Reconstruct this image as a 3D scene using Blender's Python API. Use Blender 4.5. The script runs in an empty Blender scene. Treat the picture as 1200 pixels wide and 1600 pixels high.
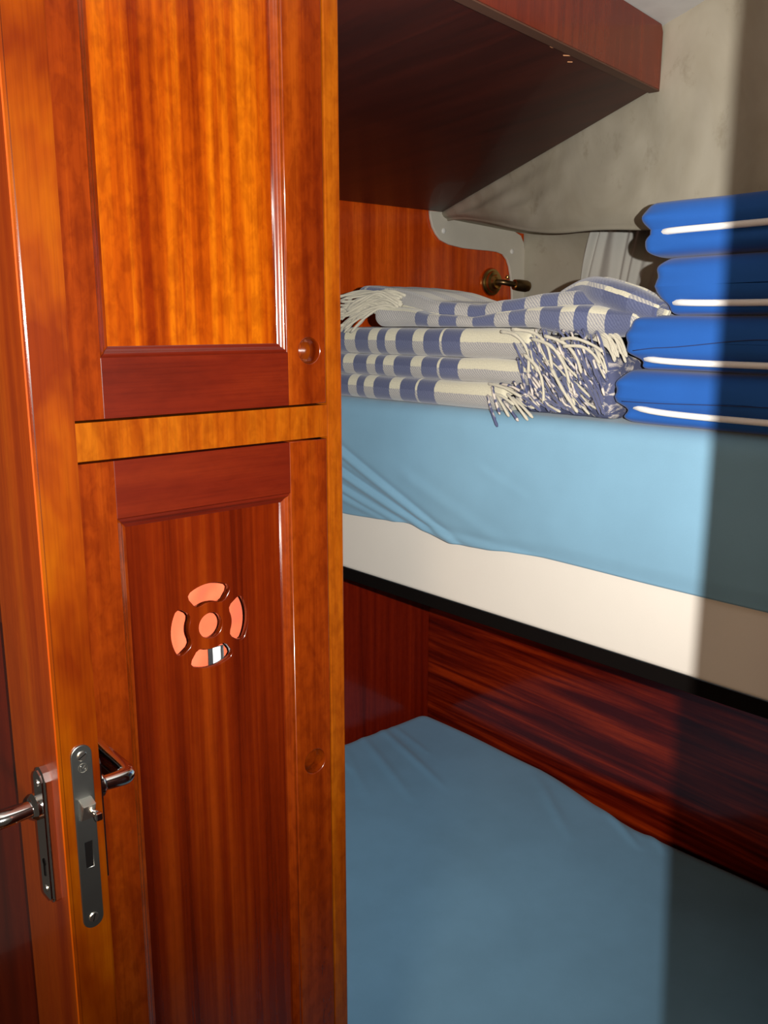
import bpy, bmesh, math, random
from mathutils import Vector, Matrix, noise
R = math.radians
C = bpy.context.scene.collection
scn = bpy.context.scene

# ------------------------------------------------------------ camera
cd = bpy.data.cameras.new('camera'); cam = bpy.data.objects.new('camera', cd); C.objects.link(cam)
cd.sensor_fit = 'VERTICAL'; cd.sensor_height = 36; cd.lens = 1390 / 1600 * 36
cd.clip_start = 0.01
cam.location = (0, 0, 1.55); cam.rotation_euler = (R(90 - 12), 0, R(-41.6))
scn.camera = cam
# ------------------------------------------------------------ world: dim warm light of the saloon behind the camera
w = bpy.data.worlds.new('world'); scn.world = w; w.use_nodes = True
w.node_tree.nodes['Background'].inputs[0].default_value = (1.0, 0.83, 0.68, 1)
w.node_tree.nodes['Background'].inputs[1].default_value = 0.045
# ------------------------------------------------------------ the camera's flash, just right of the lens
fl = bpy.data.lights.new('flash', 'SPOT'); fo = bpy.data.objects.new('flash', fl); C.objects.link(fo)
fl.energy = 155; fl.color = (1.0, 0.96, 0.90); fl.shadow_soft_size = 0.0028
fl.spot_size = R(124); fl.spot_blend = 1.0
fo.location = (0.0337, -0.031, 1.560); fo.rotation_euler = (R(90 + 6), 0, R(-41.6 + 3))
# added warm fill behind the camera, standing in for the saloon's room light
sl = bpy.data.lights.new('fill_light', 'AREA'); so = bpy.data.objects.new('fill_light', sl); C.objects.link(so)
sl.shape = 'DISK'; sl.size = .30; sl.energy = 10; sl.color = (1.0, .69, .43)
so.location = (-.75, -.25, 1.62); so.rotation_euler = Vector((1.9, .9, -.75)).to_track_quat('-Z', 'Y').to_euler()
scn.view_settings.view_transform = 'Standard'; scn.view_settings.look = 'None'
scn.view_settings.exposure = 0.0; scn.view_settings.gamma = 1.0
scn.view_settings.use_curve_mapping = False

# ------------------------------------------------------------ materials
def nt(name):
    m = bpy.data.materials.new(name); m.use_nodes = True
    t = m.node_tree; b = t.nodes['Principled BSDF']
    return m, t, b
def node(t, typ, **k):
    n = t.nodes.new(typ)
    for a, v in k.items():
        if a.startswith('i_'):
            n.inputs[int(a[2:])].default_value = v
        else: setattr(n, a, v)
    return n
def ramp(t, stops, interp='LINEAR'):
    n = t.nodes.new('ShaderNodeValToRGB'); n.color_ramp.interpolation = interp
    e = n.color_ramp.elements
    while len(e) < len(stops): e.new(0.5)
    for q, (p, c) in zip(e, stops):
        q.position = p; q.color = (*c, 1) if len(c) == 3 else c
    return n
def coords(t, scale, rot=(0,0,0), rnd=0.0):
    tc = node(t, 'ShaderNodeTexCoord'); mp = node(t, 'ShaderNodeMapping')
    mp.inputs['Scale'].default_value = scale; mp.inputs['Rotation'].default_value = rot
    if rnd:
        oi = node(t, 'ShaderNodeObjectInfo'); mu = node(t, 'ShaderNodeMath', operation='MULTIPLY'); mu.inputs[1].default_value = rnd
        ad = node(t, 'ShaderNodeVectorMath', operation='ADD')
        t.links.new(oi.outputs['Random'], mu.inputs[0]); t.links.new(tc.outputs['Object'], ad.inputs[0]); t.links.new(mu.outputs[0], ad.inputs[1])
        t.links.new(ad.outputs[0], mp.inputs[0])
    else: t.links.new(tc.outputs['Object'], mp.inputs[0])
    return mp
def tex(t, mp, scale, detail=3, rough=.5, dist=0):
    n = node(t, 'ShaderNodeTexNoise'); n.inputs['Scale'].default_value = scale; n.inputs['Detail'].default_value = detail
    n.inputs['Roughness'].default_value = rough; n.inputs['Distortion'].default_value = dist
    t.links.new(mp.outputs[0], n.inputs[0]); return n
def mix(t, a, b, fac, mode='MIX'):
    n = node(t, 'ShaderNodeMix', data_type='RGBA', blend_type=mode)
    for s, i in ((fac, 0), (a, 6), (b, 7)):
        if hasattr(s, 'links') or hasattr(s, 'is_linked'): t.links.new(s, n.inputs[i])
        else: n.inputs[i].default_value = s if i == 0 else ((*s, 1) if len(s) == 3 else s)
    return n.outputs[2]
def wood(name, dark, mid, light, grain='Z', across=26, along=.9, fleck=.5, rough=.22, coat=.35, rnd=7.0, contrast=(.3, .5, .7)):
    m, t, b = nt(name)
    def sc(ac, al): return tuple(al if c == grain else ac for c in 'XYZ')
    rib = tex(t, coords(t, sc(across, along), rnd=rnd), 1.0, 3, .55, .3)
    fib = tex(t, coords(t, sc(420, 9), rnd=rnd), 1.0, 3, .6)
    flk = tex(t, coords(t, sc(90, 45), rnd=rnd), 1.0, 3, .6, .4)
    r = ramp(t, [(contrast[0], dark), (contrast[1], mid), (contrast[2], light)])
    t.links.new(rib.outputs[0], r.inputs[0])
    fr = ramp(t, [(.3, (.62, .5, .4)), (.55, (1, 1, 1)), (.75, (1.0, 1.0, 1.0))]); t.links.new(fib.outputs[0], fr.inputs[0])
    kr = ramp(t, [(.35, (.62, .5, .42)), (.6, (1, 1, 1))]); t.links.new(flk.outputs[0], kr.inputs[0])
    c1 = mix(t, r.outputs[0], fr.outputs[0], .45, 'MULTIPLY')
    c2 = mix(t, c1, kr.outputs[0], fleck, 'MULTIPLY')
    t.links.new(c2, b.inputs['Base Color'])
    b.inputs['Roughness'].default_value = rough; b.inputs['Coat Weight'].default_value = coat; b.inputs['Coat Roughness'].default_value = .07
    b.inputs['Specular IOR Level'].default_value = .4
    bp = node(t, 'ShaderNodeBump'); bp.inputs['Strength'].default_value = .05; bp.inputs['Distance'].default_value = .001
    t.links.new(fib.outputs[0], bp.inputs['Height']); t.links.new(bp.outputs[0], b.inputs['Normal'])
    return m
def fabric(name, col, rough=.9, weave=900, var=.12, bump=.25, sheen=.2, col2=None, blot=4):
    m, t, b = nt(name)
    n1 = tex(t, coords(t, (1, 1, 1)), blot, 4, .6)
    c2 = col2 or tuple(c * (1 - var * 2) for c in col)
    r = ramp(t, [(.3, c2), (.65, col)]); t.links.new(n1.outputs[0], r.inputs[0])
    n2 = tex(t, coords(t, (1, 1, 1)), weave, 2, .7)
    r2 = ramp(t, [(.3, (.86, .86, .86)), (.7, (1, 1, 1))]); t.links.new(n2.outputs[0], r2.inputs[0])
    t.links.new(mix(t, r.outputs[0], r2.outputs[0], .6, 'MULTIPLY'), b.inputs['Base Color'])
    b.inputs['Roughness'].default_value = rough; b.inputs['Sheen Weight'].default_value = sheen; b.inputs['Specular IOR Level'].default_value = .2
    bp = node(t, 'ShaderNodeBump'); bp.inputs['Strength'].default_value = bump; bp.inputs['Distance'].default_value = .0006
    t.links.new(n2.outputs[0], bp.inputs['Height']); t.links.new(bp.outputs[0], b.inputs['Normal'])
    return m
def plain(name, col, rough=.5, metal=0, spec=.5, bumpy=0, bscale=200):
    m, t, b = nt(name)
    n1 = tex(t, coords(t, (1, 1, 1)), 30, 3)
    r = ramp(t, [(.3, tuple(c * .9 for c in col)), (.7, col)]); t.links.new(n1.outputs[0], r.inputs[0])
    t.links.new(r.outputs[0], b.inputs['Base Color'])
    b.inputs['Roughness'].default_value = rough; b.inputs['Metallic'].default_value = metal; b.inputs['Specular IOR Level'].default_value = spec
    if bumpy:
        n2 = tex(t, coords(t, (1, 1, 1)), bscale, 3)
        bp = node(t, 'ShaderNodeBump'); bp.inputs['Strength'].default_value = bumpy; bp.inputs['Distance'].default_value = .001
        t.links.new(n2.outputs[0], bp.inputs['Height']); t.links.new(bp.outputs[0], b.inputs['Normal'])
    return m

M = {}
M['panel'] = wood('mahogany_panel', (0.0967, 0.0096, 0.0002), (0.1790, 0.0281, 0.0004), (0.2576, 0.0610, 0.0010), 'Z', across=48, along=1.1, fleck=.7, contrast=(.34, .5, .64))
M['panel_shaded'] = wood('mahogany_door_panel_shaded', (.042, .0030, .0003), (.078, .0070, .0005), (.125, .0165, .001), 'Z', across=48, along=.8, fleck=.25, contrast=(.34, .5, .66))  # redder veneer, also darkened in colour for the flash's fall-off lower down
M['stile'] = wood('mahogany_stile', (0.0710, 0.0069, 0.0004), (0.1229, 0.0162, 0.0008), (0.1638, 0.0288, 0.0013), 'Z', across=34, along=1.2, fleck=.7)
M['frame'] = wood('mahogany_frame', (0.1229, 0.0197, 0.0005), (0.1693, 0.0350, 0.0010), (0.1966, 0.0504, 0.0016), 'Z', across=50, along=4, fleck=.6)
M['rail'] = wood('mahogany_rail', (0.0488, 0.0034, 0.0005), (0.0630, 0.0046, 0.0008), (0.0788, 0.0069, 0.0010), 'X', across=30, along=3, fleck=.25, rough=.3)
M['doorw'] = wood('mahogany_door', (0.0559, 0.0063, 0.0001), (0.0867, 0.0142, 0.0001), (0.1090, 0.0243, 0.0001), 'Z', across=20, along=9, fleck=.15, contrast=(.34, .48, .62))
M['doorf'] = wood('mahogany_door_face_lit', (0.1428, 0.0141, 0.0002), (0.2215, 0.0317, 0.0004), (0.2785, 0.0542, 0.0006), 'Z', across=24, along=1, fleck=.2, coat=.15, rough=.3)  # door wood made lighter: light painted in for the side the flash grazes
M['doorp'] = wood('mahogany_door_panel', (0.0672, 0.0038, 0.0004), (0.1109, 0.0073, 0.0005), (0.1411, 0.0126, 0.0008), 'Z', across=28, along=1, fleck=.3)
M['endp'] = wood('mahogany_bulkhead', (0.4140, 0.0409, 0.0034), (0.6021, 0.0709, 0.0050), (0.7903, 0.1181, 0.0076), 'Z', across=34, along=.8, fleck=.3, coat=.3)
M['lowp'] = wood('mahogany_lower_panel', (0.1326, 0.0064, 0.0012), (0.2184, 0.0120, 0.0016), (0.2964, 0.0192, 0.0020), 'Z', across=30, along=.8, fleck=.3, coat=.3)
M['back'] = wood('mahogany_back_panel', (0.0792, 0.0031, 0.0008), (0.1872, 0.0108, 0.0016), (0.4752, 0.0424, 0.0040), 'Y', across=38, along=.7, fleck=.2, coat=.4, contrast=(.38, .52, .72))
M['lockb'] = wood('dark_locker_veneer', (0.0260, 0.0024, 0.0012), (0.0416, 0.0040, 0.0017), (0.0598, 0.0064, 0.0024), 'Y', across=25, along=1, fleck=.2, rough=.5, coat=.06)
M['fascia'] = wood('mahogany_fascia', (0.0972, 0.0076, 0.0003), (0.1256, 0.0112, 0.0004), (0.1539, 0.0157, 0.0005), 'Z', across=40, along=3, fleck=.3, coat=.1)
M['dark'] = plain('plywood_shade_black', (.003, .0018, .0014), .8, 0, .1, bumpy=.2)  # near black: the shade of the gap under the bunk is in this colour
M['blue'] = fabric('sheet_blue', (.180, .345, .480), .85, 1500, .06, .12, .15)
M['blue2'] = fabric('sheet_blue_brightened', (.265, .56, .86), .85, 1500, .06, .12, .15)  # the upper sheet's blue, brightened to make up for weak flash down here
M['white'] = fabric('mattress_white', (.66, .62, .56), .6, 1800, .02, .05, .05)
M['royal'] = fabric('cushion_blue', (.012, .085, .34), .8, 1400, .08, .12, .1)
M['piping'] = fabric('piping_white', (.72, .71, .70), .6, 900, .03, .4)
M['thread'] = plain('seam_thread', (.008, .02, .09), .8)
M['curtain'] = fabric('curtain_white', (.58, .57, .52), .8, 1200, .05, .15)
M['orange'] = fabric('lifejacket_orange', (.62, .105, .042), .7, 900, .08, .2)
M['strapw'] = fabric('reflective_grey', (.75, .78, .80), .5, 900, .04)
M['strapb'] = fabric('webbing_black', (.012, .012, .014), .7, 700)
M['chrome'] = plain('chrome', (.82, .80, .78), .10, 1.0)
M['steel'] = plain('worn_steel', (.26, .27, .26), .34, 1.0, bumpy=.15, bscale=60)
M['steelb'] = plain('bright_steel', (.62, .60, .55), .28, 1.0)
M['brass'] = plain('old_brass', (.62, .40, .14), .25, 1.0)
M['bronze'] = plain('dark_bronze', (.26, .17, .08), .35, 1.0)
M['void'] = plain('dark_slot', (.004, .0035, .0035), .9, 0, 0)
M['button'] = plain('white_plastic_button', (.80, .79, .74), .35)
M['pale_mark'] = plain('pale_brown_mark', (.55, .26, .12), .6)
M['floorw'] = wood('cabin_sole', (.10, .03, .01), (.16, .05, .015), (.22, .08, .02), 'Y', across=20)
M['ceil'] = plain('ceiling_vinyl', (.55, .55, .54), .6, bumpy=.1)
M['edge'] = plain('edge_veneer', (.075, .028, .014), .6)

# cream headlining with mildew stains
m, t, b = nt('headlining_cream')
n1 = tex(t, coords(t, (1, 1, 1)), 3.0, 5, .6, .6); r1 = ramp(t, [(.30, (.31, .275, .20)), (.62, (.43, .40, .32))]); t.links.new(n1.outputs[0], r1.inputs[0])
n2 = tex(t, coords(t, (1, 1, 1)), 14.0, 6, .7); r2 = ramp(t, [(.28, (.55, .50, .42)), (.42, (1, 1, 1))]); t.links.new(n2.outputs[0], r2.inputs[0])
t.links.new(mix(t, r1.outputs[0], r2.outputs[0], .45, 'MULTIPLY'), b.inputs['Base Color'])
b.inputs['Roughness'].default_value = .7; b.inputs['Specular IOR Level'].default_value = .25
n3 = tex(t, coords(t, (1, 1, 1)), 500, 2); bp = node(t, 'ShaderNodeBump'); bp.inputs['Strength'].default_value = .15; bp.inputs['Distance'].default_value = .0006
t.links.new(n3.outputs[0], bp.inputs['Height']); t.links.new(bp.outputs[0], b.inputs['Normal'])
M['lining'] = m
m2 = fabric('trim_cream', (.68, .64, .54), .6, 700, .08, .1, 0); M['trim'] = m2

# plaid wool: u = metres along the blanket, v = metres around the fold
def plaid():
    m, t, b = nt('plaid_wool')
    uv = node(t, 'ShaderNodeUVMap'); uv.uv_map = 'UVMap'
    sp = node(t, 'ShaderNodeSeparateXYZ')
    nz = tex(t, uv, 90, 3, .6)
    off = node(t, 'ShaderNodeVectorMath', operation='MULTIPLY_ADD'); off.inputs[1].default_value = (.003, .003, 0)
    t.links.new(nz.outputs['Color'], off.inputs[0]); t.links.new(uv.outputs[0], off.inputs[2]); t.links.new(off.outputs[0], sp.inputs[0])
    P = .755
    def stripes(sock, period, bands):
        d = node(t, 'ShaderNodeMath', operation='DIVIDE'); d.inputs[1].default_value = period; t.links.new(sock, d.inputs[0])
        f = node(t, 'ShaderNodeMath', operation='FRACT'); t.links.new(d.outputs[0], f.inputs[0])
        r = ramp(t, bands, 'CONSTANT'); t.links.new(f.outputs[0], r.inputs[0]); return r
    W, N = (1, 1, 1), (0, 0, 0)
    seq = [(.17, W), (.044, N), (.006, W), (.042, N), (.029, W), (.048, N), (.028, W), (.025, N), (.025, W), (.043, N),
           (.030, W), (.036, N), (.034, W), (.050, N), (.038, W), (.040, N), (.030, W), (.037, N)]
    acc = 0; bands = []
    for L, c in seq: bands.append((acc / P, c)); acc += L
    su = stripes(sp.outputs[0], P, bands)
    sv = stripes(sp.outputs[1], .074, [(0, W), (.50, N)])
    # twill diagonals
    wv = node(t, 'ShaderNodeTexWave', wave_type='BANDS', bands_direction='DIAGONAL'); wv.inputs['Scale'].default_value = 110; wv.inputs['Distortion'].default_value = 1.5
    t.links.new(uv.outputs[0], wv.inputs[0])
    cream, navy = (.54, .51, .39), (.060, .072, .150)
    tw = mix(t, (.24, .24, .26), (.42, .40, .36), wv.outputs['Fac'])
    nv = mix(t, (.10, .115, .205), navy, sv.outputs[0])
    nv2 = mix(t, nv, (.072, .086, .165), wv.outputs['Fac'])
    cr = mix(t, tw, cream, sv.outputs[0])
    col = mix(t, nv2, cr, su.outputs[0])
    fz = tex(t, uv, 420, 3, .7); fr = ramp(t, [(.3, (.72, .72, .74)), (.7, (1.08, 1.08, 1.05))]); t.links.new(fz.outputs[0], fr.inputs[0])
    t.links.new(mix(t, col, fr.outputs[0], .8, 'MULTIPLY'), b.inputs['Base Color'])
    b.inputs['Roughness'].default_value = .95; b.inputs['Sheen Weight'].default_value = .35; b.inputs['Specular IOR Level'].default_value = .1
    bp = node(t, 'ShaderNodeBump'); bp.inputs['Strength'].default_value = .5; bp.inputs['Distance'].default_value = .001
    t.links.new(fz.outputs[0], bp.inputs['Height']); t.links.new(bp.outputs[0], b.inputs['Normal'])
    return m
M['plaid'] = plaid()
m, t, b = nt('marled_wool')
n1 = tex(t, coords(t, (1, 1, 1.6)), 34, 4, .65, 1.2); r1 = ramp(t, [(.50, (.055, .065, .13)), (.60, (.36, .33, .32)), (.68, (.50, .46, .40))]); t.links.new(n1.outputs[0], r1.inputs[0])
t.links.new(r1.outputs[0], b.inputs['Base Color']); b.inputs['Roughness'].default_value = .95; M['marl_wool'] = m
M['cream_yarn'] = fabric('cream_yarn', (.47, .44, .35), .9, 600, .08, .5, .3)
M['navy_yarn'] = fabric('navy_yarn', (.085, .095, .18), .9, 600, .1, .5, .3, col2=(.05, .06, .12))
m, t, b = nt('marled_yarn')
n1 = tex(t, coords(t, (1, 1, 1)), 75, 1, .4); r1 = ramp(t, [(.48, (.065, .075, .15)), (.58, (.50, .45, .40))]); t.links.new(n1.outputs[0], r1.inputs[0])
t.links.new(r1.outputs[0], b.inputs['Base Color']); b.inputs['Roughness'].default_value = .95; M['marl_yarn'] = m

# ------------------------------------------------------------ object helpers
def link(name, me, mat, parent=None, smooth=False):
    o = bpy.data.objects.new(name, me); C.objects.link(o)
    if mat: me.materials.append(mat)
    if parent: o.parent = parent
    if smooth:
        for p in me.polygons: p.use_smooth = True
    return o
def tag(o, label, cat=None, group=None, kind=None):
    o['label'] = label
    if cat: o['category'] = cat
    if group: o['group'] = group
    if kind: o['kind'] = kind
    return o
def struct(o, label=None):
    o['kind'] = 'structure'
    if label: o['label'] = label
    return o
def from_bm(bm, name, mat, parent=None, smooth=False):
    me = bpy.data.meshes.new(name); bmesh.ops.recalc_face_normals(bm, faces=bm.faces); bm.to_mesh(me); bm.free()
    return link(name, me, mat, parent, smooth)
def bm_box(bm, lo, hi):
    v = [bm.verts.new((x, y, z)) for x in (lo[0], hi[0]) for y in (lo[1], hi[1]) for z in (lo[2], hi[2])]
    for f in ((0,1,3,2),(4,6,7,5),(0,4,5,1),(2,3,7,6),(0,2,6,4),(1,5,7,3)): bm.faces.new([v[i] for i in f])
def box(name, lo, hi, mat, parent=None, bev=.001, seg=2):
    bm = bmesh.new(); bm_box(bm, lo, hi)
    if bev:
        bmesh.ops.bevel(bm, geom=list(bm.edges), offset=bev, segments=seg, affect='EDGES', profile=.6)
    o = from_bm(bm, name, mat, parent, bev > .0025)
    if bev > .0025: weighted(o)
    return o
def weighted(o):
    md = o.modifiers.new('weighted_normals', 'WEIGHTED_NORMAL'); md.keep_sharp = False; md.weight = 100
def prism_pts(bm, pts, vec):
    a = [bm.verts.new(p) for p in pts]; c = [bm.verts.new(Vector(p) + Vector(vec)) for p in pts]
    n = len(pts); bm.faces.new(a); bm.faces.new(c[::-1])
    for i in range(n): bm.faces.new((a[i], a[(i+1) % n], c[(i+1) % n], c[i]))
def prism(name, pts, vec, mat, parent=None, bev=0):
    bm = bmesh.new(); prism_pts(bm, pts, vec)
    if bev: bmesh.ops.bevel(bm, geom=list(bm.edges), offset=bev, segments=2, affect='EDGES')
    return from_bm(bm, name, mat, parent)
def plate(name, outlines, thick, mat, parent, y, bev=.001):
    """flat board in the X-Z plane with holes, front face at world y, body behind it"""
    cu = bpy.data.curves.new('c', 'CURVE'); cu.dimensions = '2D'; cu.fill_mode = 'BOTH'
    cu.extrude = thick / 2 - bev; cu.bevel_depth = bev; cu.bevel_resolution = 1; cu.offset = -bev
    for ol in outlines:
        s = cu.splines.new('POLY'); s.points.add(len(ol) - 1); s.use_cyclic_u = True
        for p, q in zip(s.points, ol): p.co = (q[0], q[1], 0, 1)
    ob = bpy.data.objects.new('c', cu); C.objects.link(ob)
    dg = bpy.context.evaluated_depsgraph_get()
    me = bpy.data.meshes.new_from_object(ob.evaluated_get(dg))
    bpy.data.objects.remove(ob); bpy.data.curves.remove(cu)
    me.transform(Matrix.Rotation(R(90), 4, 'X')); me.transform(Matrix.Translation((0, y + thick / 2, 0)))
    me.materials.clear(); me.name = name
    return link(name, me, mat, parent)
def circ(cx, cz, r, n=32, a0=0, a1=360):
    return [(cx + r * math.cos(R(a0 + (a1 - a0) * i / n)), cz + r * math.sin(R(a0 + (a1 - a0) * i / n))) for i in range(n)]
def tube_bm(bm, pts, rad, sides=8, flat=1.0, caps=True, up=(0, 0, 1)):
    pts = [Vector(p) for p in pts]; n = len(pts); rings = []
    for i, p in enumerate(pts):
        d = (pts[min(i+1, n-1)] - pts[max(i-1, 0)]).normalized()
        u = Vector(up); 
        if abs(d.dot(u)) > .95: u = Vector((1, 0, 0))
        s = d.cross(u).normalized(); q = s.cross(d).normalized()
        r = rad[i] if isinstance(rad, (list, tuple)) else rad
        rings.append([bm.verts.new(p + s * r * math.cos(2*math.pi*k/sides) + q * r * flat * math.sin(2*math.pi*k/sides)) for k in range(sides)])
    for a, c in zip(rings, rings[1:]):
        for k in range(sides): bm.faces.new((a[k], a[(k+1) % sides], c[(k+1) % sides], c[k]))
    if caps: bm.faces.new(rings[0][::-1]); bm.faces.new(rings[-1])
def tube(name, pts, rad, mat, parent=None, sides=10, flat=1.0, up=(0,0,1)):
    bm = bmesh.new(); tube_bm(bm, pts, rad, sides, flat, True, up); return from_bm(bm, name, mat, parent, True)
def smooth_path(pts, n=6):
    pts = [Vector(p) for p in pts]; out = []
    for i in range(len(pts) - 1):
        p0, p1, p2, p3 = pts[max(i-1, 0)], pts[i], pts[i+1], pts[min(i+2, len(pts)-1)]
        for k in range(n):
            s = k / n
            out.append(.5 * ((2*p1) + (p2-p0)*s + (2*p0-5*p1+4*p2-p3)*s*s + (3*p1-p0-3*p2+p3)*s**3))
    out.append(pts[-1]); return out
def lathe(name, prof, origin, axis, mat, parent=None, n=24, cap=True):
    """prof = [(radius, distance along axis)]"""
    ax = Vector(axis).normalized(); u = ax.orthogonal().normalized(); v = ax.cross(u); o = Vector(origin)
    bm = bmesh.new(); rings = []
    for r, h in prof:
        if r < 1e-6: rings.append([bm.verts.new(o + ax * h)])
        else: rings.append([bm.verts.new(o + ax*h + u*r*math.cos(2*math.pi*k/n) + v*r*math.sin(2*math.pi*k/n)) for k in range(n)])
    for a, c in zip(rings, rings[1:]):
        for k in range(n):
            k2 = (k+1) % n
            if len(a) == 1 and len(c) == 1: continue
            if len(a) == 1: bm.faces.new((a[0], c[k], c[k2]))
            elif len(c) == 1: bm.faces.new((a[k], a[k2], c[0]))
            else: bm.faces.new((a[k], a[k2], c[k2], c[k]))
    if cap and len(rings[0]) > 1: bm.faces.new(rings[0][::-1])
    if len(rings[-1]) > 1: bm.faces.new(rings[-1])
    o2 = from_bm(bm, name, mat, parent, True)
    try: o2.data.set_sharp_from_angle(angle=R(35))
    except Exception: pass
    return o2
def grid(name, nu, nv, fn, mat, parent=None, uv=None, thick=0, close_u=False):
    """surface from fn(i/nu, j/nv) -> point; optional uv fn; optional solid thickness"""
    verts = [fn(i / nu, j / nv) for j in range(nv + 1) for i in range(nu + 1)]
    faces = [(j*(nu+1)+i, j*(nu+1)+i+1, (j+1)*(nu+1)+i+1, (j+1)*(nu+1)+i) for j in range(nv) for i in range(nu)]
    me = bpy.data.meshes.new(name); me.from_pydata([tuple(v) for v in verts], [], faces)
    if uv:
        l = me.uv_layers.new(name='UVMap')
        for p in me.polygons:
            for li, vi in zip(p.loop_indices, p.vertices):
                l.data[li].uv = uv((vi % (nu+1)) / nu, (vi // (nu+1)) / nv)
    o = link(name, me, mat, parent, True)
    if thick:
        md = o.modifiers.new('thickness', 'SOLIDIFY'); md.thickness = thick; md.offset = -1
    return o
def nz(x, y, z=0): return noise.noise(Vector((x, y, z)))
def sstep(a, b, x):
    t_ = max(0, min(1, (x - a) / (b - a))); return t_ * t_ * (3 - 2 * t_)
def interp(pts, x):
    if x <= pts[0][0]: return pts[0][1]
    for (a, p), (b_, q) in zip(pts, pts[1:]):
        if x <= b_:
            s = (x - a) / (b_ - a); s = s*s*(3-2*s)*.5 + s*.5; return p + (q - p) * s
    return pts[-1][1]

# ============================================================ SETTING
CEIL = 2.041
struct(box('floor', (-.6, -.6, -.03), (2.5, 2.1, 0), M['floorw'], bev=0), 'dark wooden cabin sole')
struct(box('ceiling', (-.1, .30, CEIL), (2.5, 2.1, CEIL + .02), M['ceil'], bev=0), 'pale grey vinyl ceiling')
# doorway jamb on the right, whose edge throws the hard shadow
struct(box('wall_front', (.27, .070, 0), (1.12, .106, 2.04), M['stile'], bev=.0005), 'varnished bulkhead at the right of the cabin doorway')

# --- right side: vinyl covered lining (trunk side, underside of the side deck, hull side)
def wx(y): return 1.281 if y < .55 else (lambda a: 1.281 + (.5426 * (y - .619)) * a)(sstep(.55, .70, y))
def fold_z(y): return interp([(0.1, 1.728), (.73, 1.742), (1.19, 1.786), (2.04, 1.868)], y)
def lining(u, v):
    y = .12 + u * (2.035 - .12); x = wx(y); zf = fold_z(y)
    wr = 0.004 * nz(y * 5, v * 6, 3) + .003 * nz(y * 14, v * 9, 8)
    # wrinkles gathering towards the far corner
    far = sstep(1.1, 1.9, y)
    if v < .45:
        s = v / .45; z = CEIL + .004 - s * (CEIL - zf - .006)
        wr += far * .005 * math.sin((z - 1.86) * 130 + y * 9) * sstep(0, .3, s)
        return (x - wr, y, z)
    lip = .040 * (1 - sstep(1.25, 2.0, y)) + .002; zb_ = zf - lip
    if v < .60:
        k = (v - .45) / .15; return (x + .016 * k - .004 * math.sin(k * math.pi) - wr * .6, y, zf + .006 - (lip + .006) * k)
    if v < .68:
        a = (v - .60) / .08 * math.pi; return (x + .016 + .006 - .006 * math.cos(a), y, zb_ - .006 * math.sin(a))
    if v < .80:
        k = (v - .68) / .12; z = zb_ + k * (1.845 - zb_)
        return (x + .028 + k * (2.44 - x - .028), y, z)
    k = (v - .80) / .20
    return (2.44 + .012 * k, y, 1.845 - k * .845)
wr_ = struct(grid('wall_right', 110, 90, lining, M['lining'], thick=0), 'cream vinyl lining of the hull side')
# flip check not needed: shading is two sided
# far bulkhead behind the bunks
wb = struct(box('wall_back', (.55, 2.04, 0), (2.5, 2.06, CEIL), M['endp'], bev=0), 'varnished mahogany bulkhead at the foot of the bunks')
trim_in = [(1.990, 1.884), (1.994, 1.862), (2.003, 1.838), (2.018, 1.818), (2.037, 1.802), (2.075, 1.790), (2.138, 1.7825), (2.20, 1.781), (2.26, 1.7805), (2.30, 1.779),
           (2.332, 1.773), (2.353, 1.757), (2.366, 1.735), (2.374, 1.707), (2.383, 1.655), (2.388, 1.60), (2.392, 1.41)]
trim_out = [(2.475, 1.41), (2.470, 1.60), (2.4674, 1.657), (2.452, 1.76), (2.436, 1.815), (2.42, 1.838), (2.385, 1.850), (2.30, 1.860), (2.18, 1.872), (2.10, 1.880), (2.075, 1.883), (2.055, 1.885)]
tr = plate('trim_1', [trim_in + trim_out], .009, M['trim'], None, 2.030, .0018)
struct(tr, 'cream curved trim board with white screw caps on the bulkhead')
for (x, z) in ((2.0495, 1.829), (2.375, 1.784)):
    lathe('screw_cap', [(.0085, 0), (.0085, .002), (.006, .0042), (0, .005)], (x, 2.030, z), (0, -1, 0), M['button'], tr)
# cord seam along the hull side behind the trim
# lower back panel (boat's side below the upper bunk)
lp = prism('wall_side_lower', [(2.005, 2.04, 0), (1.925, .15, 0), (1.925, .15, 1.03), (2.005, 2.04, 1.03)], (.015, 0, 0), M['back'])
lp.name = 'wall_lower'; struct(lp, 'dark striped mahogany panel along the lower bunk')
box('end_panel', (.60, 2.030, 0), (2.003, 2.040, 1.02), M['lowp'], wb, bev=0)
# ceiling and lining buttons
def button(o_, ax, par):
    return lathe('snap_button', [(.0075, 0), (.0075, .002), (.005, .0045), (0, .0052)], o_, ax, M['button'], par)

# ============================================================ OVERHEAD LOCKER
def lz(y): return 1.8836 + (2.04 - y) * .051
lk = bpy.data.objects.new('overhead_locker', None); C.objects.link(lk); lk.location = (1.1, 1.4, 1.9)
tag(lk, 'overhead mahogany locker with dark underside above the upper bunk', 'locker')
def child(o, p):
    o.parent = p; o.matrix_parent_inverse = Matrix.Translation(-p.location); return o
A, B_, Cc = (2.050, 2.029), (1.436, .909), (.634, .784)
bm = bmesh.new(); base = [(.634, .790), (1.430, .917), (2.040, 2.028), (.634, 2.028)]
a = [bm.verts.new((x, y, lz(y))) for x, y in base]; c = [bm.verts.new((x, y, lz(y) + .012)) for x, y in base]
bm.faces.new(a); bm.faces.new(c[::-1])
for i in range(4): bm.faces.new((a[i], a[(i+1) % 4], c[(i+1) % 4], c[i]))
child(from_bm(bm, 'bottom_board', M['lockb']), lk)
dx, dy = B_[0] - Cc[0], B_[1] - Cc[1]; L = math.hypot(dx, dy); nx, ny = -dy / L, dx / L
zb = 1.937
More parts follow.
